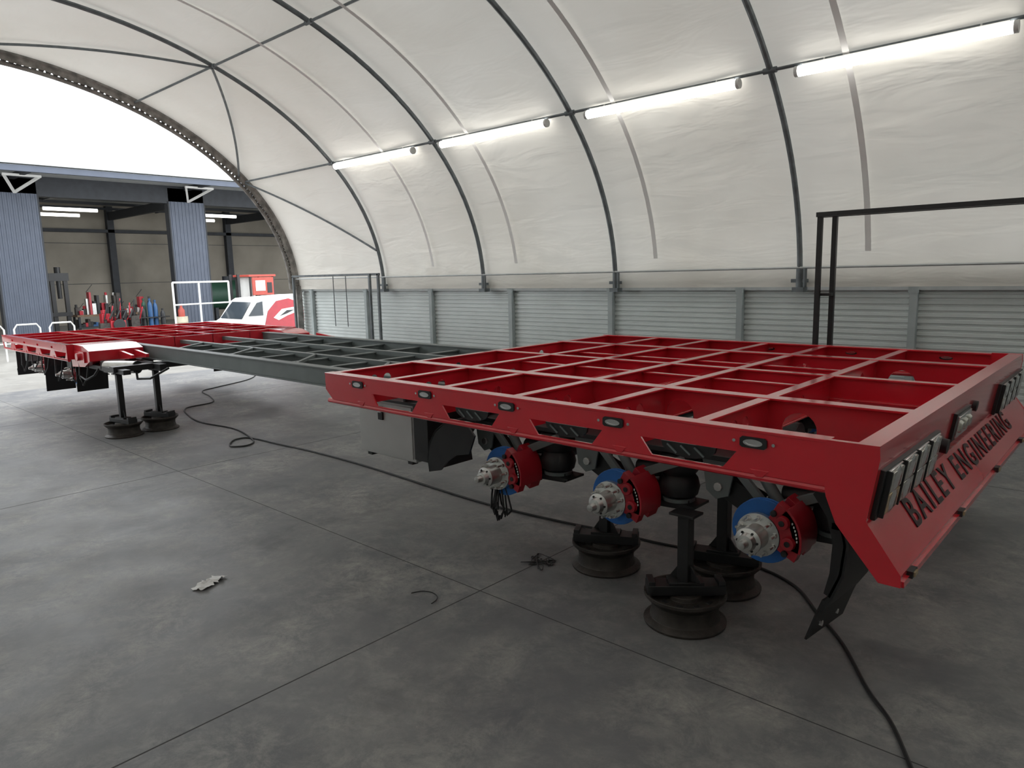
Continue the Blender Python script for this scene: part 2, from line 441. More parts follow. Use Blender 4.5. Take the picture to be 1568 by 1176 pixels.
def lampcluster(y0,y1):
    t=P('tail_lamp_cluster',[CHR,LENS,BLACK,AMB])
    n=4; w=(y1-y0)/n
    def bx(c,s_,mi): 
        t.box(c,s_,mi,Matrix.Rotation(math.radians(8.6),4,'Y'))
    def xp(z): return -1.13+(z-1.235)/(1.60-1.235)*.055
    zc=1.375
    bx((xp(zc)+.012,(y0+y1)/2,zc),(.03,y1-y0+.06,.30),2)
    for i in range(n):
        yc=y0+w*(i+.5)
        bx((xp(zc)+.026,yc,zc),(.03,w*.92,.28),0)
        bx((xp(1.44)+.040,yc,1.44),(.03,w*.76,.12),1)
        bx((xp(1.31)+.040,yc,1.31),(.03,w*.76,.12),3 if i in(0,) else 1)
        t.cyl((xp(1.44)+.05,yc,1.44),(xp(1.44)+.064,yc,1.438),w*.26,0,w*.14,20)
        t.cyl((xp(1.31)+.05,yc,1.31),(xp(1.31)+.064,yc,1.308),w*.26,0,w*.14,20)
        bx((xp(zc)+.040,yc-w*.46,zc),(.035,.014,.28),2)
    t.done(TR,bevel=.004)
lampcluster(4.22,5.45); lampcluster(7.93,9.16)
n=P('number_plate_lamp_housing',[CHR,BLACK,LENS])
n.box((-1.09,6.25,1.44),(.03,.5,.22),1,Matrix.Rotation(math.radians(8.6),4,'Y'))
n.box((-1.075,6.25,1.44),(.03,.42,.17),0,Matrix.Rotation(math.radians(8.6),4,'Y'))
for y in(6.1,6.25,6.4): n.cyl((-1.065,y,1.44),(-1.04,y,1.435),.055,2,.04)
n.cyl((-1.12,5.75,1.36),(-1.06,5.75,1.352),.055,1); n.cyl((-1.11,6.75,1.50),(-1.06,6.75,1.493),.045,1)
n.done(TR,bevel=.003)
rl=P('bumper_clearance_lamps',[BLACK,AMB])
for y in(4.3,5.6,7.0,8.3,9.1): rl.b2(-.945,-.91,y-.05,y+.05,.915,.955,0); rl.b2(-.915,-.90,y-.03,y+.03,.922,.948,1)
rl.done(TR)
ml=P('side_marker_lamps',[CHR,AMB,BLACK])
for x in(-5.87,-4.85,-3.85,-2.82,-1.79):
    for y,s_ in((Y0,-1),(Y1,1)):
        ml.plate([(x-.085,1.57),(x-.07,1.558),(x+.07,1.558),(x+.085,1.57),(x+.085,1.614),(x+.07,1.626),(x-.07,1.626),(x-.085,1.614)],[circ(x,1.592,.058,18,.018)],'xz',y+s_*.004,.014,2)
        ml.plate(circ(x,1.592,.062,18,.022),[circ(x,1.592,.045,18,.013)],'xz',y+s_*.008,.014,0)
        ml.plate(circ(x,1.592,.045,18,.013),[],'xz',y+s_*.006,.012,0)
        for dx in(-.125,.125): ml.cyl((x+dx,y,1.592),(x+dx,y+s_*.006,1.592),.011,0,seg=8)
ml.done(TR)
vt=P('side_vent_grilles',[BLACK,GREY])
for x in(-4.29,-3.27,-2.25,-1.62):
    L=[(x-.2,1.51),(x+.2,1.51)]+[(x+.2*math.cos(a),1.50-.085*math.sin(a)) for a in [pi*i/10 for i in range(1,10)]]
    vt.prism(L,'xz',Y0+.03,Y0+.05,0)
    for k in(-.1,0,.1): vt.beam((x+k-.05,Y0+.025,1.495),(x+k+.02,Y0+.025,1.44),.01,.012,1)
vt.done(TR)

gb=P('extension_beams',GREY)
for y in(5.28,8.1):
    gb.b2(-15.6,-6.3,y-.075,y+.075,1.455,1.475); gb.b2(-15.6,-6.3,y-.075,y+.075,1.22,1.24); gb.b2(-15.6,-6.3,y-.05,y+.02,1.24,1.455)
    gb.b2(-6.3,-5.5,y-.05,y+.05,1.24,1.455)
for i,x in enumerate([-13.6,-12.6,-11.6,-10.6,-9.6,-8.6,-7.6,-6.8]):
    gb.b2(x-.04,x+.04,5.3,8.1,1.40,1.42); gb.b2(x-.008,x+.008,5.3,8.1,1.27,1.41); gb.b2(x-.04,x+.04,5.3,8.1,1.26,1.275)
for y in(6.25,7.15): gb.b2(-15.6,-6.4,y-.045,y+.045,1.38,1.45)
for x in(-13.1,-11.1,-9.1,-7.2): gb.beam((x,5.3,1.43),(x-.9,6.25,1.43),.05,.04)
gb.done(TR,bevel=.003)

ZF=1.53
d=P('front_deck_frame',RED)
skirt(d,-19.6,-15.0,Y0,ZF,1,-19.2,.95); skirt(d,-19.6,-15.0,8.9,ZF,-1,-19.2,.95)
for y in(5.28,7.74): beamx(d,-19.6,-15,y,ZF-.002,.42,.13,holes=.9)
for y in(6.1,6.9): beamx(d,-19.6,-15,y,ZF-.004,.2,.09)
for x in(-19.55,-18.6,-17.7,-16.8,-15.9,-15.05): beamy(d,Y0+.02,8.88,x,ZF-.006,.26,.09,hl=[4.9,5.7,7.2,8.2])
for y0,y1 in((4.25,5.18),(8.2,8.75)):
    d.prism([(-15.2,1.53),(-14.5,1.52),(-14.2,1.44),(-14.2,1.26),(-14.5,1.14),(-15.2,1.10)],'xz',y0,y1)
    d.prism([(-14.25,1.42),(-13.6,1.36),(-13.6,1.30),(-14.25,1.24)],'xz',y0+.5,y0+.55)
    d.prism([(-14.25,1.42),(-13.6,1.36),(-13.6,1.30),(-14.25,1.24)],'xz',y0+.75,y0+.8)
    d.b2(-14.9,-14.4,y0-.03,y0,1.22,1.42)
    d.cyl((-14.65,y0-.08,1.32),(-14.65,y0,1.32),.07)
d.b2(-15.1,-15.0,Y0+.02,8.88,1.25,1.52)
d.done(TR,bevel=.003)
fb=P('front_deck_details',[BLACK,SILV,RED,GREY])
fb.cyl((-14.0,4.45,1.16),(-13.4,4.75,1.16),.11,1,seg=24); fb.cyl((-14.02,4.44,1.16),(-14.0,4.45,1.16),.115,0); fb.cyl((-13.4,4.75,1.16),(-13.38,4.76,1.16),.115,0)
fb.b2(-15.0,-12.9,4.35,4.47,1.10,1.18,0); fb.b2(-15.0,-12.9,4.95,5.07,1.10,1.22,0); fb.b2(-13.4,-13.2,4.3,8.3,1.12,1.22,0)
fb.b2(-16.2,-16.0,4.6,8.4,1.0,1.12,0); fb.b2(-18.2,-18.0,4.6,8.4,1.0,1.12,0)
for x in(-15.6,-17.2,-18.9):
    for y in(4.6,8.2): fb.b2(x-.02,x+.02,y-.2,y+.2,.95,1.2,0)
for k in range(22):
    x=-15.2-4.0*random.random(); y=4.3+1.4*random.random(); fb.b2(x-.1,x+.12,y,y+.25,.92+.2*random.random(),1.25,random.choice([0,0,3]))
for k in range(6):
    x=-14.9-.8*k+.2*random.random(); y=4.25+.1*random.random(); dz=.15+.25*random.random()
    fb.tube([(x,y,1.2),(x+.06,y-.03,1.1-dz*.6),(x+.2,y-.03,1.1-dz),(x+.34,y,1.1-dz*.5),(x+.4,y+.03,1.2)],.016,0,6)
fb.tube([(-14.9,4.3,1.12),(-14.8,4.25,.95),(-14.5,4.25,.9),(-14.2,4.3,1.0),(-14.1,4.35,1.12)],.02,0)
fb.tube([(-13.3,4.7,1.12),(-13.0,4.6,1.0),(-12.7,4.7,1.02),(-12.4,4.9,1.2)],.02,0)
fb.done(TR,bevel=.004)

def hubset(x,z,sg,yrot,front=False):
    e=empty('axle_end',TR)
    h=P('brake_disc',[BLUE,SILV,BLACK])
    ax=(0,sg,0)
    def Y(o): return yrot+sg*o
    h.lathe([(.12,-.028),(.225,-.028),(.225,-.008),(.21,-.006),(.21,.006),(.225,.008),(.225,.028),(.12,.028)],(x,yrot,z),ax,0,36)
    h.done(e,bevel=.003)
    h=P('wheel_hub',[SILV,BLACK])
    h.lathe([(.10,-.05),(.125,.03),(.138,.06),(.150,.085),(.150,.12),(.125,.125),(.086,.135),(.082,.24),(.089,.245),(.089,.27),(.064,.28),(.053,.32),(.032,.325),(.027,.38),(.0005,.385)],(x,yrot,z),ax,0,30)
    for i in range(10):
        a=2*pi*i/10+.2; cx=x+.126*math.cos(a); cz=z+.126*math.sin(a)
        h.cyl((cx,Y(.08),cz),(cx,Y(.20),cz),.010,0,seg=8); h.cyl((cx,Y(.12),cz),(cx,Y(.145),cz),.018,0,seg=6)
    for i in range(6):
        a=2*pi*i/6; cx=x+.068*math.cos(a); cz=z+.068*math.sin(a); h.cyl((cx,Y(.26),cz),(cx,Y(.285),cz),.009,1,seg=6)
    h.done(e)
    c=P('brake_caliper',[REDD,BLACK,WHITE])
    def band(a0,a1,r0,r1):
        o=[];
        for k in range(9):
            a=math.radians(a0+(a1-a0)*k/8); o.append((x+r1*math.cos(a),z+r1*math.sin(a)))
        for k in range(9):
            a=math.radians(a1+(a0-a1)*k/8); o.append((x+r0*math.cos(a),z+r0*math.sin(a)))
        return o
    c.prism(band(-28,62,.155,.285),'xz',Y(.042),Y(.12),0)
    c.prism(band(-28,62,.14,.285),'xz',Y(-.17),Y(-.042),0)
    c.prism(band(-14,48,.235,.298),'xz',Y(-.17),Y(.12),0)
    for a in(-2,36):
        a=math.radians(a); cx=x+.213*math.cos(a); cz=z+.213*math.sin(a)
        c.cyl((cx,Y(.11),cz),(cx,Y(.15),cz),.05,0,.043,20); c.cyl((cx,Y(.145),cz),(cx,Y(.156),cz),.02,1,seg=10)
    for a in(-24,58):
        a=math.radians(a); cx=x+.208*math.cos(a); cz=z+.208*math.sin(a); c.cyl((cx,Y(.11),cz),(cx,Y(.14),cz),.022,1,seg=8)
    for k in range(6):
        a=math.radians(3+26*k/5); cx=x+.267*math.cos(a); cz=z+.267*math.sin(a); c.box((cx,Y(.122),cz),(.01,.004,.016),2)
    c.done(e,bevel=.006)
    s=P('suspension_arm',[BLACK,GREY,SILV])
    i=-sg
    def Yi(o): return yrot+i*o
    s.cyl((x,Yi(.0),z),(x,Yi(.5),z),.075,0)
    ya,yb=sorted((Yi(.24),Yi(.36)))
    zt=1.22 if not front else 1.12
    s.prism([(x-.48,z+.20),(x-.40,z+.26),(x-.1,z+.13),(x+.14,z+.09),(x+.50,z+.0),(x+.50,z-.08),(x+.1,z-.10),(x-.1,z-.08),(x-.5,z+.12)],'xz',ya,yb,0)
    for q0,q1 in((ya-.05,ya-.03),(yb+.03,yb+.05)):
        s.prism([(x-.58,zt+.05),(x-.30,zt+.05),(x-.36,z+.12),(x-.46,z+.08),(x-.54,z+.14)],'xz',q0,q1,1)
    s.cyl((x-.44,ya-.07,z+.18),(x-.44,yb+.07,z+.18),.035,2,seg=8)
    s.b2(x-.62,x+.5,ya-.10,yb+.10,zt+.03,zt+.07,0)
    for dx in(-.09,.09):
        for yy in(ya+.02,yb-.02): s.cyl((x+dx,yy,z-.16),(x+dx,yy,z+.16),.011,2,seg=6)
    s.b2(x-.13,x+.13,ya-.01,yb+.01,z-.15,z-.10,0)
    s.cyl((x+.12,ya-.05,z+.02),(x-.12,ya-.05,zt),.032,0); s.cyl((x+.04,ya-.05,z+.12),(x-.12,ya-.05,zt),.042,1)
    s.cyl((x+.02,Yi(.30),z+.18),(x+.26,Yi(.30),z+.22),.075,0)
    s.beam((x+.08,ya-.09,z+.16),(x+.50,ya-.09,zt-.01),.05,.07,1)
    s.beam((x-.05,ya-.10,z+.12),(x-.28,ya-.10,zt),.04,.06,1)
    s.done(e,bevel=.004)
    g=P('air_spring',[RUB,GREY])
    yc=(ya+yb)/2; xc=x+.38
    z0=z+.01
    g.cyl((xc,yc,z0-.03),(xc,yc,z0),.13,1,seg=24)
    H=zt+.03-z0
    g.lathe([(.11,0),(.15,.02*H/.3),(.165,.07*H/.3),(.15,.12*H/.3),(.125,.145*H/.3),(.15,.17*H/.3),(.168,.22*H/.3),(.15,.275*H/.3),(.12,.3*H/.3)],(xc,yc,z0),(0,0,1),0,28)
    g.b2(xc-.2,xc+.2,yc-.12,yc+.12,z0-.05,z0-.03,0)
    g.done(e)
AX=[-1.91,-3.12,-4.35]
for x in AX:
    hubset(x,.86,-1,4.62); hubset(x,.86,1,13.38-4.62)
for x in(-16.3,-18.2):
    hubset(x,.85,-1,4.62,True); hubset(x,.85,1,8.4,True)
ab=P('axle_beams_and_air_tanks',[BLACK,GREY,RED,SILV])
for x in AX: ab.cyl((x,5.0,.86),(x,8.4,.86),.065,0)
for x in(-16.3,-18.2): ab.cyl((x,5.0,.85),(x,8.0,.85),.065,0)
for y in(5.15,8.23): ab.b2(-5.6,-1.3,y-.06,y+.06,1.08,1.2,0)
ab.b2(-6.2,-1.25,5.24,5.36,1.16,1.22,2); ab.b2(-6.2,-1.25,8.02,8.14,1.16,1.22,2)
ab.cyl((-5.3,5.9,1.25),(-4.4,5.9,1.25),.13,0,seg=20); ab.cyl((-2.9,6.0,1.22),(-2.2,6.0,1.22),.12,0,seg=20)
ab.b2(-4.0,-3.4,5.6,6.0,1.2,1.45,0)
ab.cyl((-3.95,6.9,1.33),(-3.3,6.9,1.33),.11,3,seg=20)
ab.done(TR,bevel=.004)

mg=P('mudflaps',[RUB,BLACK,CHR])
def flap(pts,y0,y1,th=.014,skew=0):
    pts=[Vector((p[0],0,p[1])) for p in pts]; vs=[];n=len(pts)
    for k,p in enumerate(pts):
        dd=(pts[min(k+1,n-1)]-pts[max(k-1,0)]).normalized(); nn=Vector((-dd.z,0,dd.x))*th/2
        for q in(p+nn,p-nn):
            for y in(y0,y1): vs.append((q.x+(skew if y==y1 else 0),y,q.z))
    fs=[]
    for k in range(n-1):
        o=4*k
        for a,b_ in((0,1),(1,3),(3,2),(2,0)): fs.append((o+a,o+b_,o+4+b_,o+4+a))
    fs+=[(0,1,3,2),(4*n-4,4*n-3,4*n-1,4*n-2)]
    mg.mesh(vs,fs,0)
for ys in((4.40,4.98),(8.40,8.98)):
    flap([(-1.46,1.32),(-1.36,1.16),(-1.31,.96),(-1.33,.76),(-1.39,.60),(-1.45,.50)],*ys,th=.03,skew=.04)
    flap([(-1.44,.56),(-1.48,.45),(-1.54,.26)],ys[0]+.03,ys[1]-.03,skew=.06)
    a=ys[0]
    mg.b2(-1.40,-1.30,a,a+.5,1.05,1.09,1)
    mg.prism([(-1.46,1.32),(-1.36,1.16),(-1.31,.96),(-1.33,.76),(-1.39,.60),(-1.43,.62),(-1.40,.76),(-1.39,.96),(-1.43,1.12),(-1.52,1.25)],'xz',a,a+.03,0)
    o=.20
    flap([(x_+o,z_) for x_,z_ in [(-4.98,1.32),(-5.12,1.27),(-5.25,1.18),(-5.34,1.05),(-5.38,.90),(-5.36,.76)]],*ys)
    mg.prism([(x_+o,z_) for x_,z_ in [(-5.36,.76),(-5.38,.90),(-5.34,1.05),(-5.25,1.18),(-5.12,1.27),(-4.85,1.32),(-4.72,1.2),(-4.80,1.02),(-4.98,.98),(-5.1,.90),(-5.2,.80)]],'xz',ys[0],ys[0]+.02,0)
for x in(-17.2,-19.35,-15.2):
    for ys in((4.3,4.85),(7.9,8.45)):
        flap([(x,1.2),(x-.02,.9),(x-.06,.6),(x-.08,.42 if x<-17 and x>-18 else .75)],*ys)
mg.cyl((-1.53,4.56,.34),(-1.48,4.56,.34),.02,2); mg.cyl((-1.53,4.80,.34),(-1.46,4.80,.34),.02,2)
mg.done(TR)
tb=P('stainless_toolbox',[STAIN,BLACK,SILV])
tb.b2(-6.58,-5.62,4.62,5.14,.72,1.33,0); tb.b2(-5.62,-5.40,4.60,5.16,.76,1.35,1)
tb.b2(-6.62,-5.4,4.58,5.18,1.33,1.36,1)
tb.plate([(-6.54,.75),(-5.66,.75),(-5.66,1.30),(-6.54,1.30)],[],'xz',4.612,.012,0)
tb.b2(-6.2,-6.12,4.585,4.61,1.12,1.27,1); tb.b2(-6.19,-6.13,4.575,4.60,1.2,1.25,2)
for x in(-6.45,-5.75): tb.b2(x-.02,x+.02,4.60,5.1,1.33,1.45,1); tb.b2(x-.04,x+.04,4.64,4.72,.68,.72,1)
tb.done(TR,bevel=.006)
cl=P('hanging_cables',RUB)
for k in range(13):
    r=random.random; x=-4.40+.06*(r()-.5); y=4.58+.08*(r()-.5); dx=.20*(r()-.5); dy=.16*(r()-.5)
    zb=.32+.22*r()
    pts=[(x,y,.98),(x+dx*.2,y+dy*.2,.8),(x+dx*.8+.03*(r()-.5),y+dy*.6,.64),(x+dx*1.2,y+dy,.5),(x+dx*.6,y+dy*1.1,zb),(x+dx*.6+.05*(r()-.5),y+dy,zb+.07)]
    sm_=[]
    for i in range(len(pts)-1):
        for t in(0,.25,.5,.75): sm_.append(Vector(pts[i]).lerp(Vector(pts[i+1]),t))
    cl.tube(sm_,.009,0,6)
cl.done(TR)
# ------------------------------------------------------------ wheel rim stands
def stand(x,y,ztop,rot=0,k=1.07):
    p=P('wheel_rim_stand',[RIMM,BLACK])
    o=(x,y,0)
    prof=[(.24,.0),(.285,.0),(.29,.02),(.272,.035),(.245,.05),(.232,.10),(.236,.16),(.262,.185),(.272,.20),(.288,.215),(.288,.24),(.272,.24),(.255,.215),(.235,.20),(.13,.20),(.125,.23),(.09,.232),(.0005,.232)]
    p.lathe([(r*k if r>.001 else r,h) for r,h in prof],o,(0,0,1),0,40)
    for i in range(10):
        a=2*pi*i/10; p.box((x+.2*math.cos(a),y+.2*math.sin(a),.202),(.035,.05,.006),1,Matrix.Rotation(a,4,'Z'))
    R=Matrix.Rotation(rot,4,'Z')
    p.box((x,y,.27),(.58,.16,.075),1,R); p.box((x,y,.315),(.26,.14,.03),1,R)
    for s_ in(-1,1): p.box(V(x,y,.30)+R@V(s_*.26,0,0),(.05,.15,.08),1,R)
    p.b2(x-.045,x+.045,y-.045,y+.045,.31,ztop-.02,1); p.box((x,y,ztop-.01),(.2,.16,.02),1)
    for s_ in(-1,1): p.prism([(x+s_*.045,.33),(x+s_*.13,.33),(x+s_*.045,.45)],'xz',y-.008,y+.008,1)
    return p.done(bevel=.003)
stand(-2.51,4.62,.86,.7); stand(-3.57,5.10,1.08,.5); stand(-2.56,5.36,1.08,.3)
stand(-13.3,4.40,1.10,.2); stand(-13.36,5.04,1.10,.4)

H=[(-0.79,3.92),(-0.97,4.25),(-1.17,4.51),(-1.47,4.98),(-1.78,5.35),(-2.08,5.70),(-2.47,5.88),(-2.98,5.90),(-3.51,5.82),(-4.03,5.79),(-4.49,5.72),(-5.28,5.65),(-6.13,5.65),(-8.14,5.77),(-9.48,5.77),(-10.33,5.71),(-11.17,5.65),(-11.3,5.45),(-11.10,5.24),(-10.85,5.15),(-10.73,5.35),(-11.01,5.59),(-12.11,5.83),(-13.20,5.73),(-14.07,5.86),(-15.0,6.2),(-15.24,6.87),(-16.05,7.20),(-16.99,7.44),(-17.32,7.93),(-18.08,9.27),(-19.87,10.46)]
H=[(-.5,3.2),(-.62,3.6)]+H
def catmull(pts,z,n=6):
    out=[];pts=[Vector((a,b_,z)) for a,b_ in pts]
    for i in range(len(pts)-1):
        p0=pts[max(i-1,0)];p1=pts[i];p2=pts[i+1];p3=pts[min(i+2,len(pts)-1)]
        for k in range(n):
            t=k/n; out.append(.5*((2*p1)+(p2-p0)*t+(2*p0-5*p1+4*p2-p3)*t*t+(-p0+3*p1-3*p2+p3)*t**3))
    out.append(pts[-1]); return out
h=P('air_hose',RUB); h.tube(catmull(H,.014),.0125,0,8); h.done()
w=P('wire_offcuts',RUB)
for k in range(7):
    c=V(-4.08,4.76,0); L=[]
    for i in range(5): L.append((c.x+.28*(random.random()-.5),c.y+.28*(random.random()-.5)))
    w.tube(catmull(L,.006+.001*k),.004,0,5)
w.done()
w=P('wire_loop',RUB); w.tube(catmull([(-4.35+.14*math.cos(a),3.55+.14*math.sin(a)) for a in [k*.6 for k in range(6)]],.006),.004,0,5); w.done()
pp=P('crumpled_paper',PAPER)
vs=[];nx=12;ny=6
for i in range(nx):
    for k in range(ny):
        wd=.5+.5*abs(math.sin(i*1.3))
        vs.append((-6.04-.012*(i-6)+.026*(k-2.5)*wd,2.56+.024*(i-6)+.02*(k-2.5)*wd,.008+.05*abs(noise.noise(Vector((i*.9,k*1.1,3))))))
pp.mesh(vs,[(i*ny+k,i*ny+k+1,(i+1)*ny+k+1,(i+1)*ny+k) for i in range(nx-1) for k in range(ny-1)]); pp.done(fix=False,ang=20)

p=P('black_pipe_frame',BLACK)
for x,y in((-3.95,11.25),(-3.80,11.45)):
    p.b2(x-.035,x+.035,y-.035,y+.035,0,3.42)
p.b2(-4.0,.6,11.2,11.27,3.38,3.45); p.b2(-4.0,.6,11.42,11.48,3.38,3.44)
for x in(.5,.35): p.b2(x-.035,x+.035,11.25,11.32,0,3.4)
for z in(.3,1.2,2.2): p.b2(-3.98,-3.77,11.3,11.42,z,z+.04)
p.b2(-4.2,-3.6,11.1,11.6,0,.03); p.b2(.2,.7,11.1,11.6,0,.03)
p.done(bevel=.003)
p=P('grey_pipe_frame',ARCH)
for x,y in((-15.45,11.4),(-15.15,11.45)): p.b2(x-.03,x+.03,y-.03,y+.03,0,2.72)
p.b2(-19.3,-15.1,11.42,11.48,2.68,2.74)
for x in(-16.6,-17.2): p.cyl((x,11.45,2.7),(x,11.45,1.3),.012)
p.b2(-19.3,-19.24,11.42,11.48,0,2.7)
p.b2(-15.6,-15.0,11.2,11.7,0,.03); p.b2(-19.5,-19.0,11.2,11.7,0,.03)
p.b2(-15.5,-15.4,11.1,11.8,.5,.56)
p.done()
p=P('steel_trestle',GALV)
for sx in(-1,1):
    for sy in(-1,1): p.beam((-9.8+sx*.12,8.1+sy*.45,0),(-9.8,8.1+sy*.25,1.18),.05,.05)
    p.beam((-9.8+sx*.10,7.7,.2),(-9.8+sx*.10,8.5,.2),.04,.04)
p.b2(-9.87,-9.73,7.6,8.6,1.17,1.22)
p.done()

# ------------------------------------------------------------ workshop building
WB=empty('workshop_building')
def ribv(p,x,y0,y1,z0,z1,mi,pitch=.19,d=.03):
    prof=[];y=y0
    while y<y1: prof+=[(x,y),(x,y+pitch*.5),(x+d,y+pitch*.6),(x+d,y+pitch*.9)]; y+=pitch
    n=len(prof); vs=[(a,min(b_,y1),z) for z in(z0,z1) for a,b_ in prof]
    p.mesh(vs,[(i,i+1,n+i+1,n+i) for i in range(n-1)],mi)
w=P('facade',[CLADD,DARKB,GALV,WHITE])
for k in range(-3,6):
    y0=8.65+8*k
    w.b2(-40.6,-40.05,y0,y0+1.9,0,7.6,1); ribv(w,-40.04,y0,y0+1.9,0,6.9,0)
    w.b2(-40.5,-40.0,y0-.05,y0+.02,0,6.9,1); w.b2(-40.5,-40.0,y0+1.88,y0+1.95,0,6.9,1)
    yc=y0+.95
    w.beam((-39.8,yc,6.9),(-38.3,yc-.7,7.5),.1,.1,3); w.beam((-39.8,yc,6.9),(-38.3,yc+.7,7.5),.1,.1,3); w.beam((-38.3,yc-.75,7.5),(-38.3,yc+.75,7.5),.12,.1,3)
    w.b2(-40.0,-37.2,yc-.1,yc+.1,7.5,7.7,1)
w.b2(-40.6,-40.05,-16,52,6.8,8.2,1)
w.b2(-40.04,-37.0,-16,52,7.72,7.78,2)
w.b2(-37.1,-36.9,-16,52,7.50,7.75,0)
w.b2(-52,-36.8,-16,52,7.80,7.9,2)
w.done(WB)
w=P('interior',[BLOCK,DARKB,YARD,BAYL])
w.b2(-52.3,-52,-16,52,0,7.8,0)
for y in(-16,52): w.b2(-52,-40.3,y-.1,y+.1,0,7.8,0)
for k in range(-3,6):
    y0=8.65+8*k+.95
    w.b2(-52,-51.6,y0-.2,y0+.2,0,7.6,1); w.b2(-52,-40.5,y0-.12,y0+.12,6.7,7.2,1)
    w.b2(-51.9,-40.5,y0+3.0,y0+3.1,7.3,7.5,1)
    w.cyl((-47,y0+2.2,6.55),(-47,y0+4.8,6.55),.09,3); w.cyl((-44,y0+2.2,6.6),(-44,y0+4.8,6.6),.09,3)
for x in(-50,-47,-44): w.b2(x-.06,x+.06,-16,52,7.2,7.35,1)
for z in(2.6,5.2): w.b2(-52,-51.97,-16,52,z,z+.03,1)
w.b2(-52,-51.6,-16,52,5.9,6.1,1)
w.b2(-52,-40.1,-16,52,-.02,.01,2)
w.done(WB)

p=P('hydraulic_press',[BLACK,RIMM])
for y in(11.25,11.85): p.b2(-42.1,-41.9,y-.09,y+.09,0,3.1)
p.b2(-42.15,-41.85,11.1,12.0,2.8,3.2); p.b2(-42.15,-41.85,11.1,12.0,1.0,1.2); p.cyl((-42,11.55,2.8),(-42,11.55,1.9),.1); p.b2(-42.4,-41.6,11.1,12.0,.01,.12)
p.cyl((-42,11.55,3.2),(-42,11.55,3.5),.14); p.done(WB)
BN=empty('workbench',WB)
p=P('bench',[WOOD,DARKB])
p.b2(-43.2,-42.2,12.3,15.6,.9,1.0)
for y in(12.4,13.9,15.5):
    for x in(-43.1,-42.3): p.b2(x-.05,x+.05,y-.05,y+.05,.01,.9,1)
p.b2(-43.2,-42.2,12.3,15.6,.3,.36,1); p.done(BN)
p=P('bench_machinery',[REDD,BLACK,BLUEP,RIMM,SILV])
for k in range(26):
    y=12.35+k*.125; hh=.2+1.0*random.random()**2; mi=random.choice([0,0,1,1,3,3,4])
    x0=-42.9+.3*random.random()
    p.b2(x0,x0+.2+.2*random.random(),y,y+.08+.16*random.random(),1.0,1.0+hh,mi)
    if k%3==0: p.cyl((-42.7,y+.08,1.0+hh),(-42.7,y+.08,1.15+hh),.06,random.choice([0,1,4]))
    if k%4==1: p.beam((-42.7,y,1.0+hh),(-42.6,y+.3,1.4+hh),.03,.03,1)
    p.b2(-42.9,-42.45,y,y+.12,.36,.36+.4*random.random(),random.choice([0,1,1,2,3]))
p.done(BN,bevel=.01)
p=P('engine_on_pallet',[REDD,BLACK,RIMM,WOOD])
for (x,y,sx,sy,sz,mi) in((-38.6,12.9,.9,.7,.8,0),(-38.5,13.2,.4,.4,1.3,1),(-38.8,12.5,.4,.35,1.15,0),(-38.4,13.7,.5,.4,1.0,2),(-38.4,12.4,.3,.6,.7,2)):
    p.b2(x-sx/2,x+sx/2,y-sy/2,y+sy/2,.12,sz,mi); p.cyl((x,y,sz),(x,y,sz+.18),sx*.25,mi)
p.cyl((-38.1,12.9,.6),(-38.0,12.9,.6),.28,1); p.b2(-39.2,-38,12.2,14.1,-.02,.12,3)
for k in range(4): p.cyl((-38.1,12.5+.3*k,.9),(-38.1,12.7+.3*k,1.3),.05,1)
for k in range(12): p.beam((-38.3,12.3+.15*k,.8),(-38.2,12.3+.15*k+.25*random.random(),1.1+.8*random.random()),.06,.06,random.choice([0,0,1,2]))
p.done(bevel=.02)
p=P('gas_cylinder_rack',[BLUEP,GREEN,BLACK])
for k,(dx,dy,mi) in enumerate(((0,0,2),(.1,.3,0),(0,.6,0),(-.3,.15,1),(-.3,.45,2),(.15,.9,2))):
    hs_=(.8,1,.95,1,1.05,.7)[k]
    p.lathe([(.115,.02),(.115,1.45*hs_),(.09,1.58*hs_),(.045,1.66*hs_),(.04,1.72*hs_),(.06,1.73*hs_),(.06,1.82*hs_),(.0005,1.83*hs_)],(-39.2+dx,14.5+dy,-.02),(0,0,1),mi,16)
p.b2(-39.7,-38.9,14.2,15.7,.8,.85,2); p.b2(-39.7,-38.9,14.2,15.7,-.02,.03,2); p.done()
p=P('steel_drum',[YEL,ORNG])
p.lathe([(.29,0),(.29,.28),(.30,.3),(.29,.32),(.29,.58),(.30,.6),(.29,.62),(.29,.88),(.0005,.88)],(-37.2,15.6,-.02),(0,0,1),0,24); 
p.lathe([(.16,.88),(.16,1.2),(.06,1.35),(.06,1.45),(.0005,1.46)],(-37.2,15.6,-.02),(0,0,1),1,16); p.done()
p=P('storage_tank',[GREEN,DARKB])
p.cyl((-46,20.8,1.7),(-46,24.0,1.7),.95,0,seg=24)
for y in(21.3,23.4): p.b2(-46.7,-45.3,y-.1,y+.1,.01,.9,1)
p.cyl((-46,22.4,2.6),(-46,22.4,2.9),.25,1); p.done(WB)
p=P('guard_railing',WHITE)
for k in range(3):
    y=5.6+k*1.1; p.tube([(-30,y,-.02),(-30,y,1.1),(-30,y+.1,1.25),(-30,y+.7,1.25),(-30,y+.8,1.1),(-30,y+.8,-.02)],.03); p.tube([(-30,y,.6),(-30,y+.8,.6)],.025)
p.tube([(-30,5.6,.6),(-30,8.6,.6)],.02)
p.done()
p=P('steel_gate',WHITE)
a=Vector((-28,11.5,0)); bb=Vector((-28.6,14.0,0)); 
def gp(t,z): q=a.lerp(bb,t); return (q.x,q.y,z)
for t in(0,.45,1): p.tube([gp(t,-.02),gp(t,2.6)],.04)
for z in(.25,1.0,2.6): p.tube([gp(0,z),gp(1,z)],.035)
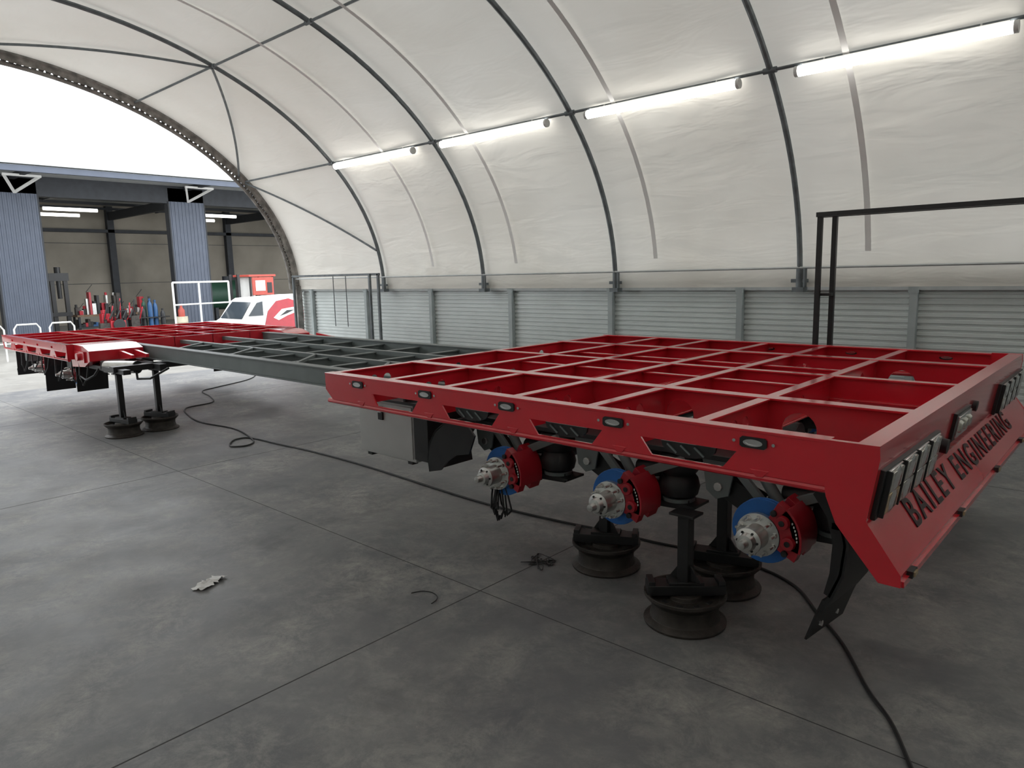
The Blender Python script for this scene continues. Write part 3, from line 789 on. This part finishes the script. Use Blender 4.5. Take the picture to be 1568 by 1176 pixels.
p.tube([gp(.45,.25),gp(1,1.0)],.03); p.tube([gp(0,1.75),gp(1,1.75)],.03)
for t in(0,1): q=gp(t,0); p.b2(q[0]-.4,q[0]+.4,q[1]-.05,q[1]+.05,-.02,.05)
p.done()
TK=empty('service_van')
D=-.55
def sh(L,k=D): return [(a_+k,b_) for a_,b_ in L]
t=P('body',[WHITE,REDD,BLACK])
prof=sh([(12.0,.45),(11.95,.8),(12.05,1.02),(12.65,1.18),(12.80,1.26),(13.25,1.86),(13.45,1.98),(15.2,2.05),(17.2,2.05),(17.32,1.9),(17.34,.5),(16.8,.45),(16.65,.75),(16.3,.9),(15.95,.75),(15.8,.45),(13.3,.45),(13.15,.75),(12.8,.9),(12.45,.75),(12.3,.45)])
t.prism(prof,'yz',-25.9,-24.1,0)
t.b2(-24.1,-24.09,12.8,15.3,.5,.62,2)
t.done(TK,bevel=.05)
t=P('windows_and_decal',[GLASS,REDD,BLACK,WHITE])
t.prism(sh([(13.0,1.36),(13.35,1.82),(13.55,1.86),(13.55,1.36)]),'yz',-24.10,-24.07,0)
t.mesh([(-25.8,12.77+D,1.27),(-24.2,12.77+D,1.27),(-24.3,13.22+D,1.85),(-25.7,13.22+D,1.85)],[(0,1,2,3)],0)
K=-1.55
t.plate(sh([(14.6,1.0),(14.75,1.5),(15.1,1.85),(15.6,1.93),(16.1,1.75),(16.3,1.4),(16.2,1.0),(15.8,.75),(15.1,.72)],K),[],'yz',-24.09,.012,1)
t.plate(sh([(14.95,1.25),(15.3,1.55),(15.9,1.62),(16.0,1.45),(15.5,1.3),(15.15,1.15)],K),[],'yz',-24.08,.012,3)
t.plate(sh([(15.2,1.3),(15.5,1.5),(15.8,1.5),(15.5,1.38)],K),[],'yz',-24.07,.012,2)
t.prism(sh([(12.3,.85),(12.9,1.08),(13.4,1.02),(13.4,.9),(12.9,.92)]),'yz',-24.10,-24.085,1)
t.b2(-25.6,-24.4,11.9+D,11.96+D,.75,.95,2)
t.done(TK)
t=P('wheels',[RUB,SILV])
for y in(12.8+D,16.3+D):
    for x in(-25.85,-24.15):
        t.lathe([(.2,-.1),(.33,-.1),(.35,-.05),(.35,.05),(.33,.1),(.2,.1)],(x,y,.33),(1,0,0),0,24); t.cyl((x-.09,y,.33),(x+.09,y,.33),.2,1)
t.done(TK)
TH=empty('forklift')
t=P('forklift_body',[ORNG,WHITE,BLACK,GLASS])
t.b2(-34,-32.4,16.9,19.6,.6,1.5,0); t.b2(-33.9,-32.5,17.9,19.6,1.5,1.8,2)
for x in(-33.9,-32.5):
    for y in(17.0,18.2): t.beam((x,y,1.5),(x,y,2.85),.08,.08,2)
t.b2(-34,-32.4,16.9,18.3,2.78,2.88,0); t.b2(-33.8,-32.45,17.1,17.2,1.6,2.75,1)
t.b2(-32.45,-32.38,17.05,18.15,1.9,2.75,0); t.b2(-32.38,-32.36,17.2,17.7,2.1,2.6,1); t.b2(-32.38,-32.36,17.8,18.05,2.0,2.5,2)
for x in(-33.6,-32.8): t.b2(x-.06,x+.06,16.5,16.62,.1,2.9,2)
for x in(-33.6,-32.8): t.b2(x-.06,x+.06,15.6,16.55,.1,.16,2)
t.done(TH,bevel=.02)
t=P('forklift_wheels',[RUB,ORNG])
for x in(-34,-32.4):
    for y in(17.3,19.1): t.cyl((x-.13,y,.38),(x+.13,y,.38),.4,0,seg=24); t.cyl((x-.14,y,.38),(x+.14,y,.38),.2,1)
t.done(TH)

# ------------------------------------------------------------ light
W=bpy.data.worlds.new('overcast_sky'); S.world=W; W.use_nodes=True
nt=W.node_tree; bg=nt.nodes['Background']
bg.inputs['Color'].default_value=(.93,.97,1,1); bg.inputs['Strength'].default_value=3.4
sun=bpy.data.lights.new('sun','SUN'); sun.energy=1.4; sun.angle=.5
so=bpy.data.objects.new('sun',sun); COL.objects.link(so)
so.rotation_euler=(math.radians(35),0,math.radians(-60))
S.view_settings.view_transform='Standard'
S.view_settings.exposure=.08

# ------------------------------------------------------------ camera
cam=bpy.data.cameras.new('camera'); cam.sensor_width=36; cam.sensor_fit='HORIZONTAL'; cam.lens=36*1090/1568
cam.clip_end=300
co=bpy.data.objects.new('camera',cam); COL.objects.link(co)
Xw=Vector((.7386,-.0865,.6686)); Yw=Vector((.6737,.1289,-.7277)); Zw=Vector((-.0232,.9879,.1535))
Rm=Matrix((Xw,Yw,Zw))
q=Rm.to_quaternion(); q.normalize()
co.matrix_world=Matrix.Translation((0,0,2.65))@q.to_matrix().to_4x4()
S.camera=co
